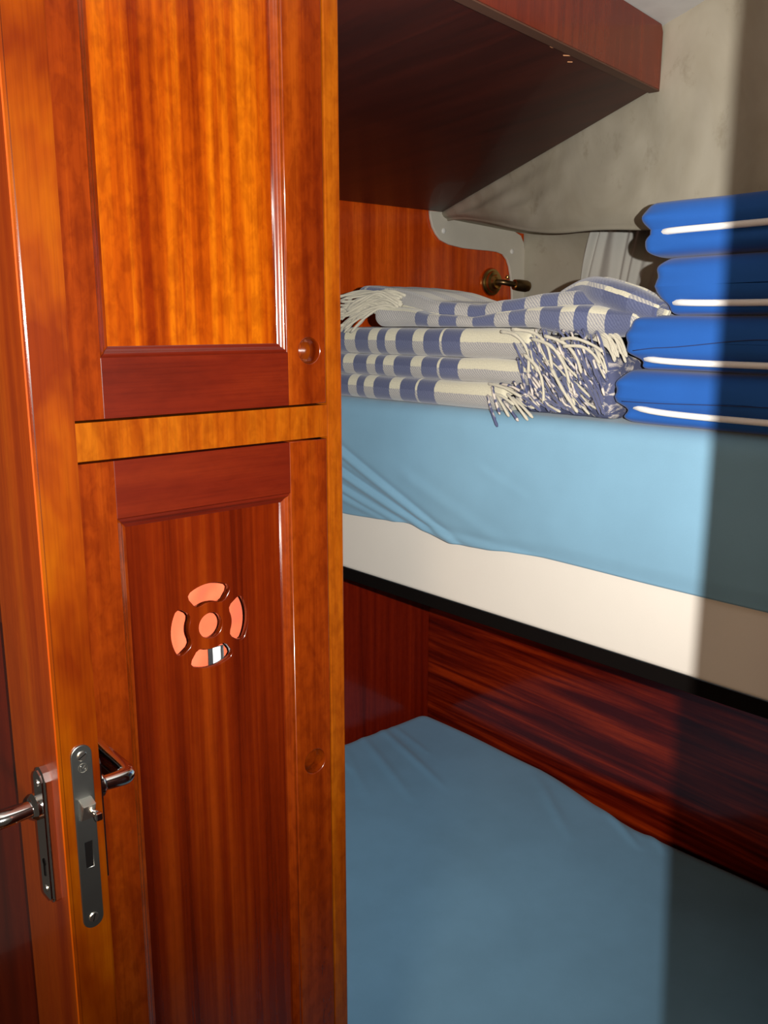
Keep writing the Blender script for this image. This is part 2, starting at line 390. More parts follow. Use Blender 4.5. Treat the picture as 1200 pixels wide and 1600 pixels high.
fb = prism('fascia', [(Cc[0], Cc[1], zb), (B_[0], B_[1], zb), (B_[0], B_[1], CEIL - .012), (B_[0] - .008 * dx / L, B_[1] - .008 * dy / L, CEIL - .001), (Cc[0], Cc[1], CEIL - .001)], (nx * .018, ny * .018, 0), M['fascia'], bev=.001)
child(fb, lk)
# the raw edge strip under the fascia
es = prism('edge_strip', [(Cc[0], Cc[1] , zb - .001), (B_[0], B_[1], zb - .001), (B_[0] + nx * .018, B_[1] + ny * .018, zb - .001), (Cc[0] + nx * .018, Cc[1] + ny * .018, zb - .001)], (0, 0, .003), M['edge'])
child(es, lk)
for s, off, ln in ((.60, .03, .022), (.66, .035, .012), (.70, .045, .008)):  # small pale slivers laid on the underside
    x = Cc[0] + dx * s + nx * off; y = Cc[1] + dy * s + ny * off; z = lz(y) - .0006
    ch = prism('pale_sliver', [(x, y, z), (x + ln * .9, y - ln * .5, z + ln*.025), (x + ln, y - ln * .3, z+ ln*.015), (x + ln * .3, y + .002, z)], (0, 0, .001), M['pale_mark'])
    child(ch, lk)

# ============================================================ CABINET
FY = .78
cab = bpy.data.objects.new('cabinet', None); C.objects.link(cab); cab.location = (.45, .78, 0)
tag(cab, 'tall varnished mahogany cabinet with two panelled doors left of the bunks', 'cabinet')
def cb(o): return child(o, cab)
cb(box('frame_stile', (.6088, FY, 0), (.6293, FY + .022, CEIL - .002), M['frame'], bev=.0015))
cb(box('frame_stile', (.285, FY, 0), (.316, FY + .022, CEIL - .002), M['frame'], bev=.0015))
cb(box('frame_rail', (.316, FY, 1.4262), (.6088, FY + .022, 1.4616), M['frame'], bev=.0008))
cb(box('frame_rail', (.316, FY, 0), (.6088, FY + .022, .10), M['frame'], bev=.0008))
cb(box('side_panel', (.612, FY + .022, 0), (.628, 1.30, CEIL - .002), M['stile'], bev=0))
cb(box('side_panel', (.285, FY + .022, 0), (.301, 1.30, CEIL - .002), M['stile'], bev=0))
cb(box('back_panel', (.301, 1.285, 0), (.612, 1.30, CEIL - .002), M['stile'], bev=0))
cb(box('shelf', (.301, FY + .024, 1.436), (.612, 1.285, 1.452), M['stile'], bev=0))
cb(box('bottom_board', (.301, FY + .024, .085), (.612, 1.285, .10), M['stile'], bev=0))
cb(box('top_board', (.301, FY + .024, 2.02), (.612, 1.285, 2.037), M['stile'], bev=0))
PROF = [(0, 0), (.0008, .0010), (.0016, .0004), (.0030, .0002), (.0042, .0010), (.0052, .0026), (.0068, .0036), (.0086, .0042), (.0100, .0052), (.0100, .0095)]
PROF_PLAIN = [(0, .0006), (.0020, .0024), (.0042, .0030), (.0055, .0046), (.0080, .0052), (.0100, .0060), (.0100, .0095)]
def moulding(p0, p1, inward, mat, parent, y0=FY, w=1.0):
    """p0,p1 = (x,z) outer corners; inward = unit (x,z); mitred profile"""
    d = Vector((p1[0]-p0[0], p1[1]-p0[1])).normalized()
    bm = bmesh.new(); r0, r1 = [], []
    for a_, dep in (PROF_PLAIN if inward[0] > 0 else PROF):
        a_ *= w
        q0 = Vector(p0) + Vector(inward) * a_ + d * a_; q1 = Vector(p1) + Vector(inward) * a_ - d * a_
        r0.append(bm.verts.new((q0.x, y0 + dep, q0.y))); r1.append(bm.verts.new((q1.x, y0 + dep, q1.y)))
    b0 = bm.verts.new((p0[0], y0 + .0095, p0[1])); b1 = bm.verts.new((p1[0], y0 + .0095, p1[1]))
    r0.append(b0); r1.append(b1); n = len(r0)
    for i in range(n): bm.faces.new((r0[i], r0[(i+1) % n], r1[(i+1) % n], r1[i]))
    bm.faces.new(r0[::-1]); bm.faces.new(r1)
    o = from_bm(bm, 'moulding', mat, parent, True); o.data.set_sharp_from_angle(angle=R(50)); return o
def sub(o, par):
    o.parent = par; return o
def cabinet_door(x0, x1, z0, z1, xi0, xi1, zi0, zi1, holes, pull, pm='panel'):
    # the recessed panel is the door's main mesh; frame members are its sub-parts
    rect = [(xi0 + .004, zi0 + .004), (xi1 - .004, zi0 + .004), (xi1 - .004, zi1 - .004), (xi0 + .004, zi1 - .004)]
    door = plate('door', [rect] + holes, .007, M[pm], None, FY + .0072, .0006); cb(door)
    px, pz, pr = pull
    plate('stile', [[(xi1, z0), (x1, z0), (x1, z1), (xi1, z1)], circ(px, pz, pr)], .018, M['stile'], door, FY - .0002, .0009)
    box('stile', (x0, FY - .0002, z0), (xi0, FY + .018, z1), M['stile'], door, bev=.0003)
    box('rail', (xi0, FY, z0), (xi1, FY + .018, zi0), M['rail'], door, bev=.0004)
    box('rail', (xi0, FY, zi1), (xi1, FY + .018, z1), M['rail'], door, bev=.0004)
    moulding((xi0, zi0), (xi0, zi1), (1, 0), M['stile'], door)
    moulding((xi1, zi0), (xi1, zi1), (-1, 0), M['stile'], door)
    moulding((xi0, zi0), (xi1, zi0), (0, 1), M['rail'], door)
    moulding((xi0, zi1), (xi1, zi1), (0, -1), M['rail'], door)
    cup = lathe('finger_pull', [(pr + .0005, -.004), (pr + .0005, .016), (0, .016)], (px, FY + .0182, pz), (0, 1, 0), M['stile'], door, cap=False)
    return door
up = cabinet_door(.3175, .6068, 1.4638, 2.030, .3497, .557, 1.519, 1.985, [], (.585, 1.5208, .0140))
box('latch', (.566, FY + .008, 1.513), (.577, FY + .024, 1.530), M['frame'], up, bev=.001)
vc = (.4552, 1.2385)
holes = [circ(vc[0], vc[1], .0140, 32)]
for ca in (90, 0, 270, 180):
    ro, ri, h = .0462, .0258, 36
    ol = []
    rc = (ro - ri) / 2 * .55; 
    # segment outline with rounded corners
    def pt(r, a): return (vc[0] + r * math.cos(R(a)), vc[1] + r * math.sin(R(a)))
    n = 10; co = math.degrees(rc / ro); ci = math.degrees(rc / ri)
    for i in range(n + 1): ol.append(pt(ro, ca - h + co + (2*h - 2*co) * i / n))
    ol += [pt(ro - rc * .3, ca + h - co * .3), pt(ro - rc, ca + h)]
    ol += [pt(ri + rc, ca + h), pt(ri + rc * .3, ca + h - ci * .3)]
    for i in range(n + 1): ol.append(pt(ri, ca + h - ci - (2*h - 2*ci) * i / n))
    ol += [pt(ri + rc * .3, ca - h + ci * .3), pt(ri + rc, ca - h), pt(ro - rc, ca - h), pt(ro - rc * .3, ca - h + co * .3)]
    holes.append(ol)
low = cabinet_door(.3175, .6068, .105, 1.4242, .3560, .5565, .165, 1.3690, holes, (.5835, 1.0415, .0150), 'panel_shaded')
tube('latch_pin', [(.571, FY + .016, 1.0445), (.578, FY + .011, 1.0455)], .0022, M['steelb'], low)

# life jacket seen through the vent
lj = bpy.data.objects.new('life_jacket', None); C.objects.link(lj); lj.location = (.45, .85, 1.0)
tag(lj, 'orange life jacket with grey stripe hanging inside the cabinet, seen through the vent', 'life jacket')
def pillow(u, v):
    x = .33 + u * .25; z = 1.02 + v * .32
    e = (1 - (2*u-1)**6) * (1 - (2*v-1)**6)
    y = .875 - .042 * max(e, 0) ** .6 + .010 * nz(x * 22, z * 20, 2) + .006 * abs(nz(x * 45, z * 40, 5)) + .012 * math.exp(-((x - .441 - .15 * (z - 1.24)) / .006) ** 2)
    return (x, y, z)
child(grid('foam_front', 60, 70, pillow, M['orange'], thick=.03), lj)
for (xa, wd, mt, nm, dd) in ((.4790, .019, 'strapb', 'webbing_strap', .001), (.4790, .0095, 'strapw', 'reflective_stripe', .0025)):
    def sf(u, v, xa=xa, wd=wd, dd=dd):
        z = 1.03 + v * .170; x = xa + (u - .5) * wd + .05 * (z - 1.2)
        return (x, pillow((xa - .33) / .25, (z - 1.02) / .32)[1] - .006 - dd - .004 * (z > 1.15), z)
    child(grid(nm, 3, 40, sf, M[mt], thick=.0012), lj)
child(tube('hanging_loop', [(.45, .87, 1.33), (.45, .90, 1.38), (.45, .93, 1.41), (.45, .95, 1.436)], .004, M['strapb']), lj)

# ============================================================ CABIN DOOR (open, edge on)
DX0, DX1, DY = .2253, .2583, .624
bm = bmesh.new(); bm_box(bm, (DX0 + .0012, DY, .02), (DX1, .7219, 1.99))
ed = [e for e in bm.edges if abs(e.verts[0].co.y - DY) < 1e-5 and abs(e.verts[1].co.y - DY) < 1e-5 and abs(e.verts[0].co.z - e.verts[1].co.z) > .1]
bmesh.ops.bevel(bm, geom=ed, offset=.0022, segments=4, affect='EDGES')
door = from_bm(bm, 'door_1', M['doorw'], None, True); door.data.set_sharp_from_angle(angle=R(40))
struct(door, 'open varnished mahogany cabin door seen edge on, chrome lever handles')
box('face_brightened', (DX0, DY + .0022, .02), (DX0 + .0012, .7219, 1.99), M['doorf'], door, bev=0)  # thin skin added to carry the brighter, lit-looking face colour
box('rail', (DX0, .7219, 1.3105), (DX1, 1.15, 1.42), M['doorw'], door, bev=.0008)
box('rail', (DX0, .7219, .02), (DX1, 1.15, .14), M['doorw'], door, bev=.0008)
box('rail', (DX0, .7219, 1.88), (DX1, 1.15, 1.99), M['doorw'], door, bev=.0008)
box('hinge_stile', (DX0, 1.15, .02), (DX1, 1.24, 1.99), M['doorw'], door, bev=.0008)
box('panel', (DX0 + .0095, .715, .14), (DX1 - .0095, 1.155, 1.3105), M['doorp'], door, bev=0)
box('panel', (DX0 + .0095, .715, 1.42), (DX1 - .0095, 1.155, 1.88), M['doorp'], door, bev=0)

# lock faceplate on the door edge
def rounded_plate(x0, x1, z0, z1, n=12):
    r = (x1 - x0) / 2; cx = (x0 + x1) / 2
    return circ(cx, z1 - r, r, n, 0, 180) + [(cx - r, z1 - r)] + circ(cx, z0 + r, r, n, 180, 360) + [(cx + r, z0 + r)]
slot = [(.2405, 1.1308), (.2465, 1.1308), (.2465, 1.1530), (.2405, 1.1530)]
fp = plate('lock_plate', [rounded_plate(.2348, .2513, 1.0775, 1.2345), slot], .0018, M['steel'], door, DY - .0016, .0004)
fp['label'] = 'long dull steel lock faceplate with rounded ends'
box('bolt_slot', (.2402, DY - .0006, 1.1303), (.2468, DY - .0002, 1.1535), M['void'], fp, bev=0)
for (x, z, a_) in ((.2434, 1.2258, .5), (.2432, 1.0868, 1.3)):
    sc_ = lathe('screw', [(.0040, 0), (.0040, .0005), (.0034, .0011), (0, .0012)], (x, DY - .0014, z), (0, -1, 0), M['steelb'], fp)
    # the slot, recessed look: a thin dark bar
    cs, sn = math.cos(a_), math.sin(a_); h = .0034; k = .0004
    # slots live in the same sub-part level as the screws
    prism('screw_slot', [(x + cs*h - sn*k, DY - .00275, z + sn*h + cs*k), (x - cs*h - sn*k, DY - .00275, z - sn*h + cs*k), (x - cs*h + sn*k, DY - .00275, z - sn*h - cs*k), (x + cs*h + sn*k, DY - .00275, z + sn*h - cs*k)], (0, .0002, 0), M['void'], fp)
# stamped emblem: ring with an M
bm = bmesh.new()
ex, ez, ey = .2436, 1.2158, DY - .0018
ringp = [(ex + .0036 * math.cos(2*math.pi*k/20), ey, ez + .0036 * math.sin(2*math.pi*k/20)) for k in range(21)]
tube_bm(bm, ringp, .00032, 6, 1, True, (0, 1, 0))
for s in (((-.0018, -.0018), (-.0018, .0018)), ((-.0018, .0018), (0, -.0004)), ((0, -.0004), (.0018, .0018)), ((.0018, .0018), (.0018, -.0018))):
    tube_bm(bm, [(ex + s[0][0], ey, ez + s[0][1]), (ex + s[1][0], ey, ez + s[1][1])], .00030, 6, 1, True, (0, 1, 0))
from_bm(bm, 'stamped_emblem', M['steelb'], fp)
# latch bolt
bm = bmesh.new()
prism_pts(bm, [(.2380, DY, 1.1915), (.2380, DY - .0105, 1.1880), (.2380, DY - .0035, 1.1730), (.2380, DY, 1.1720)], (.0105, 0, 0))
bmesh.ops.bevel(bm, geom=list(bm.edges), offset=.0006, segments=2, affect='EDGES')
from_bm(bm, 'latch_bolt', M['steelb'], fp)
tube('latch_pin', [(.2445, DY - .001, 1.1815), (.2475, DY - .0135, 1.1795)], .0026, M['chrome'], fp, 8)
box('latch_pin_head', (.2450, DY - .0170, 1.1763), (.2502, DY - .0125, 1.1822), M['chrome'], fp, bev=.0008)

def handle(side):
    """side -1: near (left) face, +1: far (right) face"""
    fx = DX0 if side < 0 else DX1; yc = .6500
    h = []
    bm = bmesh.new()
    w2 = .0108; z0, z1 = 1.1000, 1.2140
    prof = [(-w2, z0 + .003), (-w2 + .003, z0), (w2 - .003, z0), (w2, z0 + .003), (w2, z1 - .009), (w2 - .004, z1 - .003), (0, z1), (-w2 + .004, z1 - .003), (-w2, z1 - .009)]
    prism_pts(bm, [(fx, yc + q[0], q[1]) for q in prof], (side * .0075, 0, 0))
    edg = [e for e in bm.edges if all(abs(v.co.x - (fx + side * .0075)) < 1e-5 for v in e.verts)]
    bmesh.ops.bevel(bm, geom=edg, offset=.0022, segments=3, affect='EDGES')
    bp_ = from_bm(bm, 'handle_plate', M['chrome'], door, False)
    ox = fx + side * .0075; oy, oz = .6530, 1.1805
    lathe('neck_collar', [(.0105, 0), (.0105, .003), (.0085, .0055), (.0075, .006)], (ox, oy, oz), (side, 0, 0), M['chrome'], bp_)
    e = side * (.034 if side < 0 else .028)
    pts = smooth_path([(ox, oy, oz), (ox + e * .6, oy, oz - .001), (ox + e * .92, oy + .003, oz - .002), (ox + e, oy + .012, oz - .002), (ox + e, oy + .04, oz - .001), (ox + e, oy + .075, oz), (ox + e * .9, oy + .100, oz)], 6)
    n = len(pts); rad = [.0070 + .0018 * sstep(0, .5, i / n) for i in range(n)]; rad[-1] = .004
    tube('lever', pts, rad, M['chrome'], bp_, 14, .85)
    for z in (z1 - .0125, z0 + .010):
        lathe('screw', [(.0030, 0), (.0028, .0008), (0, .0012)], (fx + side * .0075, yc, z), (side, 0, 0), M['steelb'], bp_, 12)
    lathe('keyhole', [(.0030, 0), (.0030, .0004), (0, .0005)], (fx + side * .0075, yc, 1.1330), (side, 0, 0), M['void'], bp_, 14)
    xs = fx + side * .0075
    box('keyhole_slot', (min(xs, xs + side * .0005), yc - .0013, 1.1210), (max(xs, xs + side * .0005), yc + .0013, 1.1325), M['void'], bp_, bev=0)
    return bp_
hl = handle(-1); hr = handle(1)

# ============================================================ UPPER BUNK
UX = 1.14; UT = 1.400; UB = 1.040
bb = box('bunk_board', (1.16, .125, 1.012), (2.42, 2.028, 1.038), M['dark'], None, bev=.001)
tag(bb, 'plywood board carrying the upper bunk mattress, coloured black for the shaded gap', 'bunk board')
# mattress : white rounded box
bm = bmesh.new(); bm_box(bm, (UX + .006, .13, 1.0385), (2.40, 2.024, 1.392))
bmesh.ops.bevel(bm, geom=[e for e in bm.edges], offset=.010, segments=4, affect='EDGES')
mt_ = from_bm(bm, 'mattress', M['white'], None, True); weighted(mt_); tag(mt_, 'thick white mattress on the upper bunk, its bare lower side showing', 'mattress')
# white rounded roll along the bottom of its front (the bare band bulges slightly)
# blue sheet draped over top and front
hem = [(.13, 1.170), (.51, 1.170), (.705, 1.169), (.886, 1.1705), (.96, 1.166), (1.013, 1.1605), (1.107, 1.1555), (1.165, 1.166), (1.21, 1.1735), (1.26, 1.170), (1.404, 1.162), (2.03, 1.165)]
def crease(y, z):
    """diagonal pull folds at the left end of the sheet front"""
    o = 0
    for (y0, z0, y1, z1, amp, wd) in ((1.43, 1.300, 1.10, 1.160, .0075, .0065), (1.45, 1.262, 1.19, 1.176, .0085, .006), (1.45, 1.225, 1.25, 1.172, .006, .006),
                                      (1.20, 1.26, .98, 1.18, .0015, .012), (1.02, 1.30, .93, 1.27, .0008, .008), (1.15, 1.168, .93, 1.163, .004, .008), (1.43, 1.20, 1.30, 1.172, .004, .006)):
        dy_, dz_ = y1 - y0, z1 - z0; L2 = dy_ * dy_ + dz_ * dz_; s = ((y - y0) * dy_ + (z - z0) * dz_) / L2
        sc = max(0, min(1, s)); dd = ((y - y0) * dz_ - (z - z0) * dy_) / math.sqrt(L2)
        fall = 1 if 0 <= s <= 1 else math.exp(-(abs(s - sc) * 8) ** 2)
        o += amp * fall * (math.exp(-(dd / wd) ** 2) - .6 * math.exp(-((dd - wd * 1.6) / (wd * 1.2)) ** 2)) * (1 - .5 * sc)
    return o
def usheet(u, v):
    y = .128 + u * (2.026 - .128); hz = interp(hem, y); r = .028
    arc = [(UT - r - hz), r * math.pi / 2, 1.16]; tot = sum(arc); s = v * tot
    # dense sampling on the front: first 60% of v goes to the front face
    if v < .6: s = v / .6 * arc[0]
    elif v < .7: s = arc[0] + (v - .6) / .1 * arc[1]
    else: s = arc[0] + arc[1] + (v - .7) / .3 * arc[2]
    if s <= arc[0]:
        z = hz + s; k = s / arc[0]
        puff = .005 * math.sin(min(1, k * 1.0) * math.pi) + crease(y, z) + .0018 * nz(y * 6, z * 9, 4)
        lip = -.0035 * (1 - sstep(0, .03, s))
        return (UX - puff - lip, y, z)
    s -= arc[0]
    if s <= arc[1]:
        a = s / r; return (UX + r - r * math.cos(a), y, UT - r + r * math.sin(a) + .001 * nz(y * 5, 0, 1))
    s -= arc[1]
    return (UX + r + s, y, UT + .001 * nz(y * 5, 0, 1) + .002 * nz(y * 5, s * 6, 2) * min(1, s * 10))
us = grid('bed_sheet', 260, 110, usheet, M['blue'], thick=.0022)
tag(us, 'light blue sheet draped over the top and front of the upper bunk mattress', 'sheet')

# ============================================================ LOWER BUNK
LZ = .27
lb = box('bunk_platform', (.64, .14, 0), (1.90, 2.028, LZ - .14), M['stile'], None, bev=.002)
tag(lb, 'varnished wooden base under the lower bunk mattress', 'bunk platform')
back_edge = [(.15, 1.905), (.55, 1.912), (.80, 1.918), (1.13, 1.905), (1.50, 1.975), (1.80, 1.985), (2.03, 1.98)]
def lsheet(u, v):
    y = .15 + v * (2.022 - .15); x1 = interp(back_edge, y) - .006; x0 = .645
    x = x0 + u * (x1 - x0)
    dE = min(x1 - x, 2.022 - y, x - x0, y - .15)
    db = x1 - x; de = 2.022 - y
    z = LZ
    R_ = .055
    for d_ in (db, de, x - x0):
        if d_ < R_: z -= R_ - math.sqrt(max(R_ * R_ - (R_ - d_) ** 2, 0)) if d_ >= 0 else R_
    z += .0025 * nz(x * 4, y * 4, 7)
    # pull wrinkles from the far end and along the side
    for (xa, ya, xb, yb, am, wd) in ((1.76, 2.0, 1.62, 1.50, .006, .014), (1.68, 2.0, 1.50, 1.52, .0055, .016), (1.88, 1.45, 1.66, 1.15, .005, .016), (1.90, 1.25, 1.77, 1.02, .006, .012), (1.60, 2.0, 1.40, 1.6, .004, .015),
                                 (1.55, 2.0, 1.50, 1.8, .004, .010), (1.905, 1.12, 1.80, .98, .004, .010), (1.80, 1.98, 1.74, 1.7, .003, .012)):
        ddx, ddy = xb - xa, yb - ya; L2 = ddx*ddx + ddy*ddy; s = ((x - xa) * ddx + (y - ya) * ddy) / L2; sc = max(0, min(1, s))
        dd = ((x - xa) * ddy - (y - ya) * ddx) / math.sqrt(L2)
        fall = math.sin(min(1, sc + .15) * math.pi) if 0 <= s <= 1 else .45 * math.exp(-(abs(s - sc) * 10) ** 2) if s < 0 else 0
        z += am * max(fall, 0) * math.exp(-(dd / wd) ** 2)
    return (x, y, z)
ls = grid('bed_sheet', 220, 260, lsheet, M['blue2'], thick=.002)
tag(ls, 'blue fitted sheet on the lower bunk mattress, wrinkled at its far corner', 'sheet')
bm = bmesh.new(); bm_box(bm, (.655, .155, LZ - .14), (1.885, 2.015, LZ - .012)); bmesh.ops.bevel(bm, geom=list(bm.edges), offset=.045, segments=5, affect='EDGES')
lm = from_bm(bm, 'mattress', M['white'], None, True); tag(lm, 'mattress of the lower bunk hidden under its blue sheet', 'mattress')

# ============================================================ BLUE CUSHIONS
def cushion(yl, z0, z1, pipe_z, tilt, label, seam=None, bulge=1.0, seed=0, x0=UX, slope=0):
    """yl: far (left in photo) end; runs towards the viewer to y=.14"""
    root = bpy.data.objects.new('seat_cushion', None); C.objects.link(root); root.location = (x0 + .08, .45, z0)
    tag(root, label, 'cushion', 'blue cushions stacked on the upper bunk')
    y1 = .14; D = .125; zc = (z0 + z1) / 2
    def body(u, v):
        # u along y, v around the section
        y = yl + u * (y1 - yl); a = 2 * math.pi * v
        end = min(1, (max(1e-4, u) * abs(yl - y1) / .016)); e = math.sqrt(max(0, 1 - (1 - end) ** 2)) if end < 1 else 1
        end2 = min(1, (max(1e-4, 1 - u) * abs(yl - y1) / .03)); e *= math.sqrt(max(0, 1 - (1 - end2) ** 2)) if end2 < 1 else 1
        c, s = math.cos(a), math.sin(a)
        n_ = .38
        cx = math.copysign(abs(c) ** n_, c); cz = math.copysign(abs(s) ** .72, s)
        H_ = (z1 - z0) / 2
        x = x0 + D / 2 - cx * D / 2
        z = zc + cz * H_ * (.78 + .22 * e)
        k = (.35 + .65 * e)
        x = x0 + D / 2 + (x - x0 - D / 2) * (.72 + .28 * e)
        z += tilt * (yl - y)
        pz = pipe_z + tilt * (yl - y)
        if c > 0:
            x += .0090 * math.exp(-((z - pz) / .010) ** 2)              # pinch at the piping
            x -= .004 * bulge * math.cos((z - zc) / H_ * 1.4)
        x += .0025 * nz(y * 9, z * 14, seed) ; z += .0015 * nz(y * 8, v * 5, seed + 3) * e
        # end gathers
        zr = (z - zc) / ((z1 - z0) / 2); ew = math.exp(-max(0, yl - y) / .030)
        yy = y - ew * (0.015 * math.exp(-((z - pipe_z - tilt * (yl - y)) / .009) ** 2) + .012 * max(0, abs(zr - .15)) ** 4) + .003 * ew * nz(z * 60, 1, seed)
        x += ew * .004 * math.sin(z * 260 + seed) 
        return (x, yy, z)
    o = grid('cover', 90, 64, body, M['royal']); child(o, root)
    pz0 = pipe_z
    pts = []
    for i in range(40):
        s = i / 39; y = yl - .019 + s * (y1 - yl + .019); pz = pz0 + tilt * (yl - y) + slope * math.exp(-(s * 14))
        xx = x0 + .0005 + .030 * math.exp(-(s * 40)); pts.append((xx - .002, y, pz))
    pts = [(x0 + .07, yl - .012, pz0 + slope), (x0 + .045, yl - .014, pz0 + slope)] + pts
    child(tube('piping', pts, .0046, M['piping'], None, 8, 1.0), root)
    if seam:
        sp_ = []
        for i in range(50):
            s = i / 49; y = yl - .02 + s * (y1 - yl + .02); zz = interp(seam, y) ; 
            best = None
            # ride on the cover's front
            H_ = (z1 - z0) / 2; sv = max(-1, min(1, (zz - tilt * (yl - y) - zc) / H_)); aa = math.asin(math.copysign(abs(sv) ** (1 / .72), sv)) / (2 * math.pi)
            p = body((y - yl) / (y1 - yl), aa % 1.0); sp_.append((p[0] - .0004, y, p[2]))
        child(tube('seam', sp_, .0007, M['thread'], None, 6), root)
    return root
cushion(.772, 1.403, 1.482, 1.4225, 0, 'royal blue cushion with white piping, lowest of the four stacked on the upper bunk', seam=[(.14, 1.446), (.5, 1.443), (.76, 1.437)], seed=1, slope=.010)
cushion(.757, 1.483, 1.560, 1.4955, 0, 'royal blue cushion with white piping, second from the bottom of the stack', seam=[(.14, 1.531), (.55, 1.528), (.70, 1.516), (.76, 1.508)], seed=2, slope=.006)
cushion(.716, 1.560, 1.641, 1.5755, 0, 'royal blue cushion with white piping, second from the top, set back from its neighbours', seed=3, slope=.004)
cushion(.744, 1.640, 1.716, 1.6735, .006, 'royal blue cushion with white piping, topmost of the stack under the lining', seed=4)

# ============================================================ PLAID BLANKETS
def fold_slab(name, ya, yb, z0, z1, xf, depth, uoff, parent, seed=0, topf=None, botf=None, vo=0, xff=None, nu=110):
    """rounded folded layer; ya far end, yb near end; section is a fold with rounded nose at the front"""
    nv = 56
    def sec(y, v):
        zt = topf(y) if topf else z1; zb_ = botf(y) if botf else z0
        zt += .002 * nz(y * 12, seed); zb_ += .001 * nz(y * 10, seed + 5)
        H_ = (zt - zb_) / 2; zc = (zt + zb_) / 2; x_ = (xff(y) if xff else xf) + .004 * nz(y * 9, seed, 2)
        r = H_
        Lt = depth - r; arc = math.pi * r; tot = 2 * Lt + arc
        # v: 0..0.3 top, .3..0.7 nose, .7..1 bottom ; v coordinate measured from the nose centre
        if v < .3: s = v / .3; return (x_ + r + Lt * (1 - s), y, zt + .0015 * nz(y * 20, s * 5, seed)), -(arc / 2 + Lt * (1 - s))
        if v < .7:
            a = (v - .3) / .4 * math.pi
            rx = min(r, .026)
            return (x_ + r - rx * math.sin(a) ** .8 - (r - rx), y, zc + H_ * math.copysign(abs(math.cos(a)) ** .85, math.cos(a))), (a / math.pi - .5) * arc
        s = (v - .7) / .3; return (x_ + r + Lt * s, y, zb_), arc / 2 + Lt * s
    def fn(u, v):
        y = ya + u * (yb - ya); L_ = abs(yb - ya)
        p, _ = sec(y, v)
        d_ = min(u, 1 - u) * L_
        if d_ < .012:
            k = math.sqrt(max(0, 1 - (1 - d_ / .012) ** 2)) * .75 + .25
            zc = ((topf(y) if topf else z1) + (botf(y) if botf else z0)) / 2
            p = (p[0] + (1 - k) * .008, p[1], zc + (p[2] - zc) * k)
        return p
    def uv(u, v):
        y = ya + u * (yb - ya); return (uoff + (y - yb), sec(y, v)[1] + .037 + vo)
    o = grid(name, nu, nv, fn, M['plaid'], None, uv)
    if parent: child(o, parent)
    return o
yarn_meshes = {}
def tassel(parent, path, r0=.0026, mat='cream_yarn'):
    pts = smooth_path(path, 4); n = len(pts)
    rad = [r0 * (1 - .35 * i / n) * (1 + .15 * math.sin(i * 2.1)) for i in range(n)]; rad[-2] = r0 * .95; rad[-1] = r0 * .5
    o = tube('tassel', pts, rad, M[mat], None, 6); child(o, parent); return o

rnd = random.Random(4)
bl = bpy.data.objects.new('folded_blanket', None); C.objects.link(bl); bl.location = (1.22, 1.2, UT + .002)
tag(bl, 'navy and cream plaid blanket neatly folded in three layers, resting on the blue sheet', 'blanket', 'plaid wool blankets')
BX = 1.146
fold_slab('fold', 1.66, .985, 1.403, 1.449, BX, .26, 0.0, bl, 1)
fold_slab('fold', 1.66, .925, 1.449, 1.490, BX + .003, .26, -.005, bl, 2)
fold_slab('fold', 1.66, .935, 1.490, 1.541, BX + .005, .26, 0.008, bl, 3)
# lumpy fringed end of the lower blanket
fold_slab('fringed_end', .99, .79, 1.403, 1.53, BX + .022, .18, .30, bl, 6, topf=lambda y: interp([(.79, 1.495), (.87, 1.525), (.99, 1.535)], y), xff=lambda y: BX + .020 + .010 * nz(y * 30, 2), nu=40).data.materials[0] = M['marl_wool']
mats = ['cream_yarn', 'marl_yarn', 'marl_yarn', 'marl_yarn', 'navy_yarn', 'navy_yarn']
for i in range(150):
    q = rnd.random(); y0 = .975 - .165 * rnd.random(); z0_ = 1.538 - .118 * rnd.random() ** 1.1
    if z0_ < 1.46 and y0 < .84 and rnd.random() < .4: continue
    x0_ = BX + .006 - .004 * rnd.random()
    ln = .035 + .035 * rnd.random(); dr = .35 + .75 * rnd.random()
    dy_ = -ln * math.cos(dr); dz_ = -ln * math.sin(dr)
    ze = max(z0_ + dz_, 1.412 + .01 * rnd.random()); ye = max(y0 + dy_, .785)
    bow = .010 * (rnd.random() - .2)
    out = -.004 - .008 * rnd.random()
    p = [(x0_ + .014, y0 + .012, z0_ - .003 + .006 * rnd.random()), (x0_ + out * .4, y0 + dy_ * .15, z0_ + .004), (x0_ + out, y0 + dy_ * .5, z0_ + (ze - z0_) * .4 + bow), (x0_ + out * (.5 + rnd.random()), ye, ze)]
    tassel(bl, p, .0018 + .0008 * rnd.random(), rnd.choice(mats))
# tassels hanging over the sheet's front edge under the bottom layer
for (ya, za, yb, zb2, mt2) in ((1.010, 1.440, .985, 1.400, 'marl_yarn'), (1.000, 1.428, .965, 1.398, 'cream_yarn'), (1.005, 1.430, .955, 1.418, 'cream_yarn'), (.985, 1.420, .945, 1.392, 'marl_yarn'), (.975, 1.430, .925, 1.395, 'cream_yarn'),
                              (.965, 1.425, .915, 1.400, 'cream_yarn'), (1.02, 1.425, .995, 1.388, 'marl_yarn'), (1.015, 1.41, .990, 1.379, 'marl_yarn'), (.95, 1.43, .90, 1.412, 'navy_yarn'), (1.015, 1.446, .94, 1.432, 'cream_yarn'), (.99, 1.447, .93, 1.436, 'marl_yarn')):
    tassel(bl, [(BX + .015, ya + .015, za), (BX - .004, ya, za + .003), (BX - .012, (ya + yb) / 2, (za + zb2) / 2 + .006), (BX - .012, yb, zb2)], .0030, mt2)
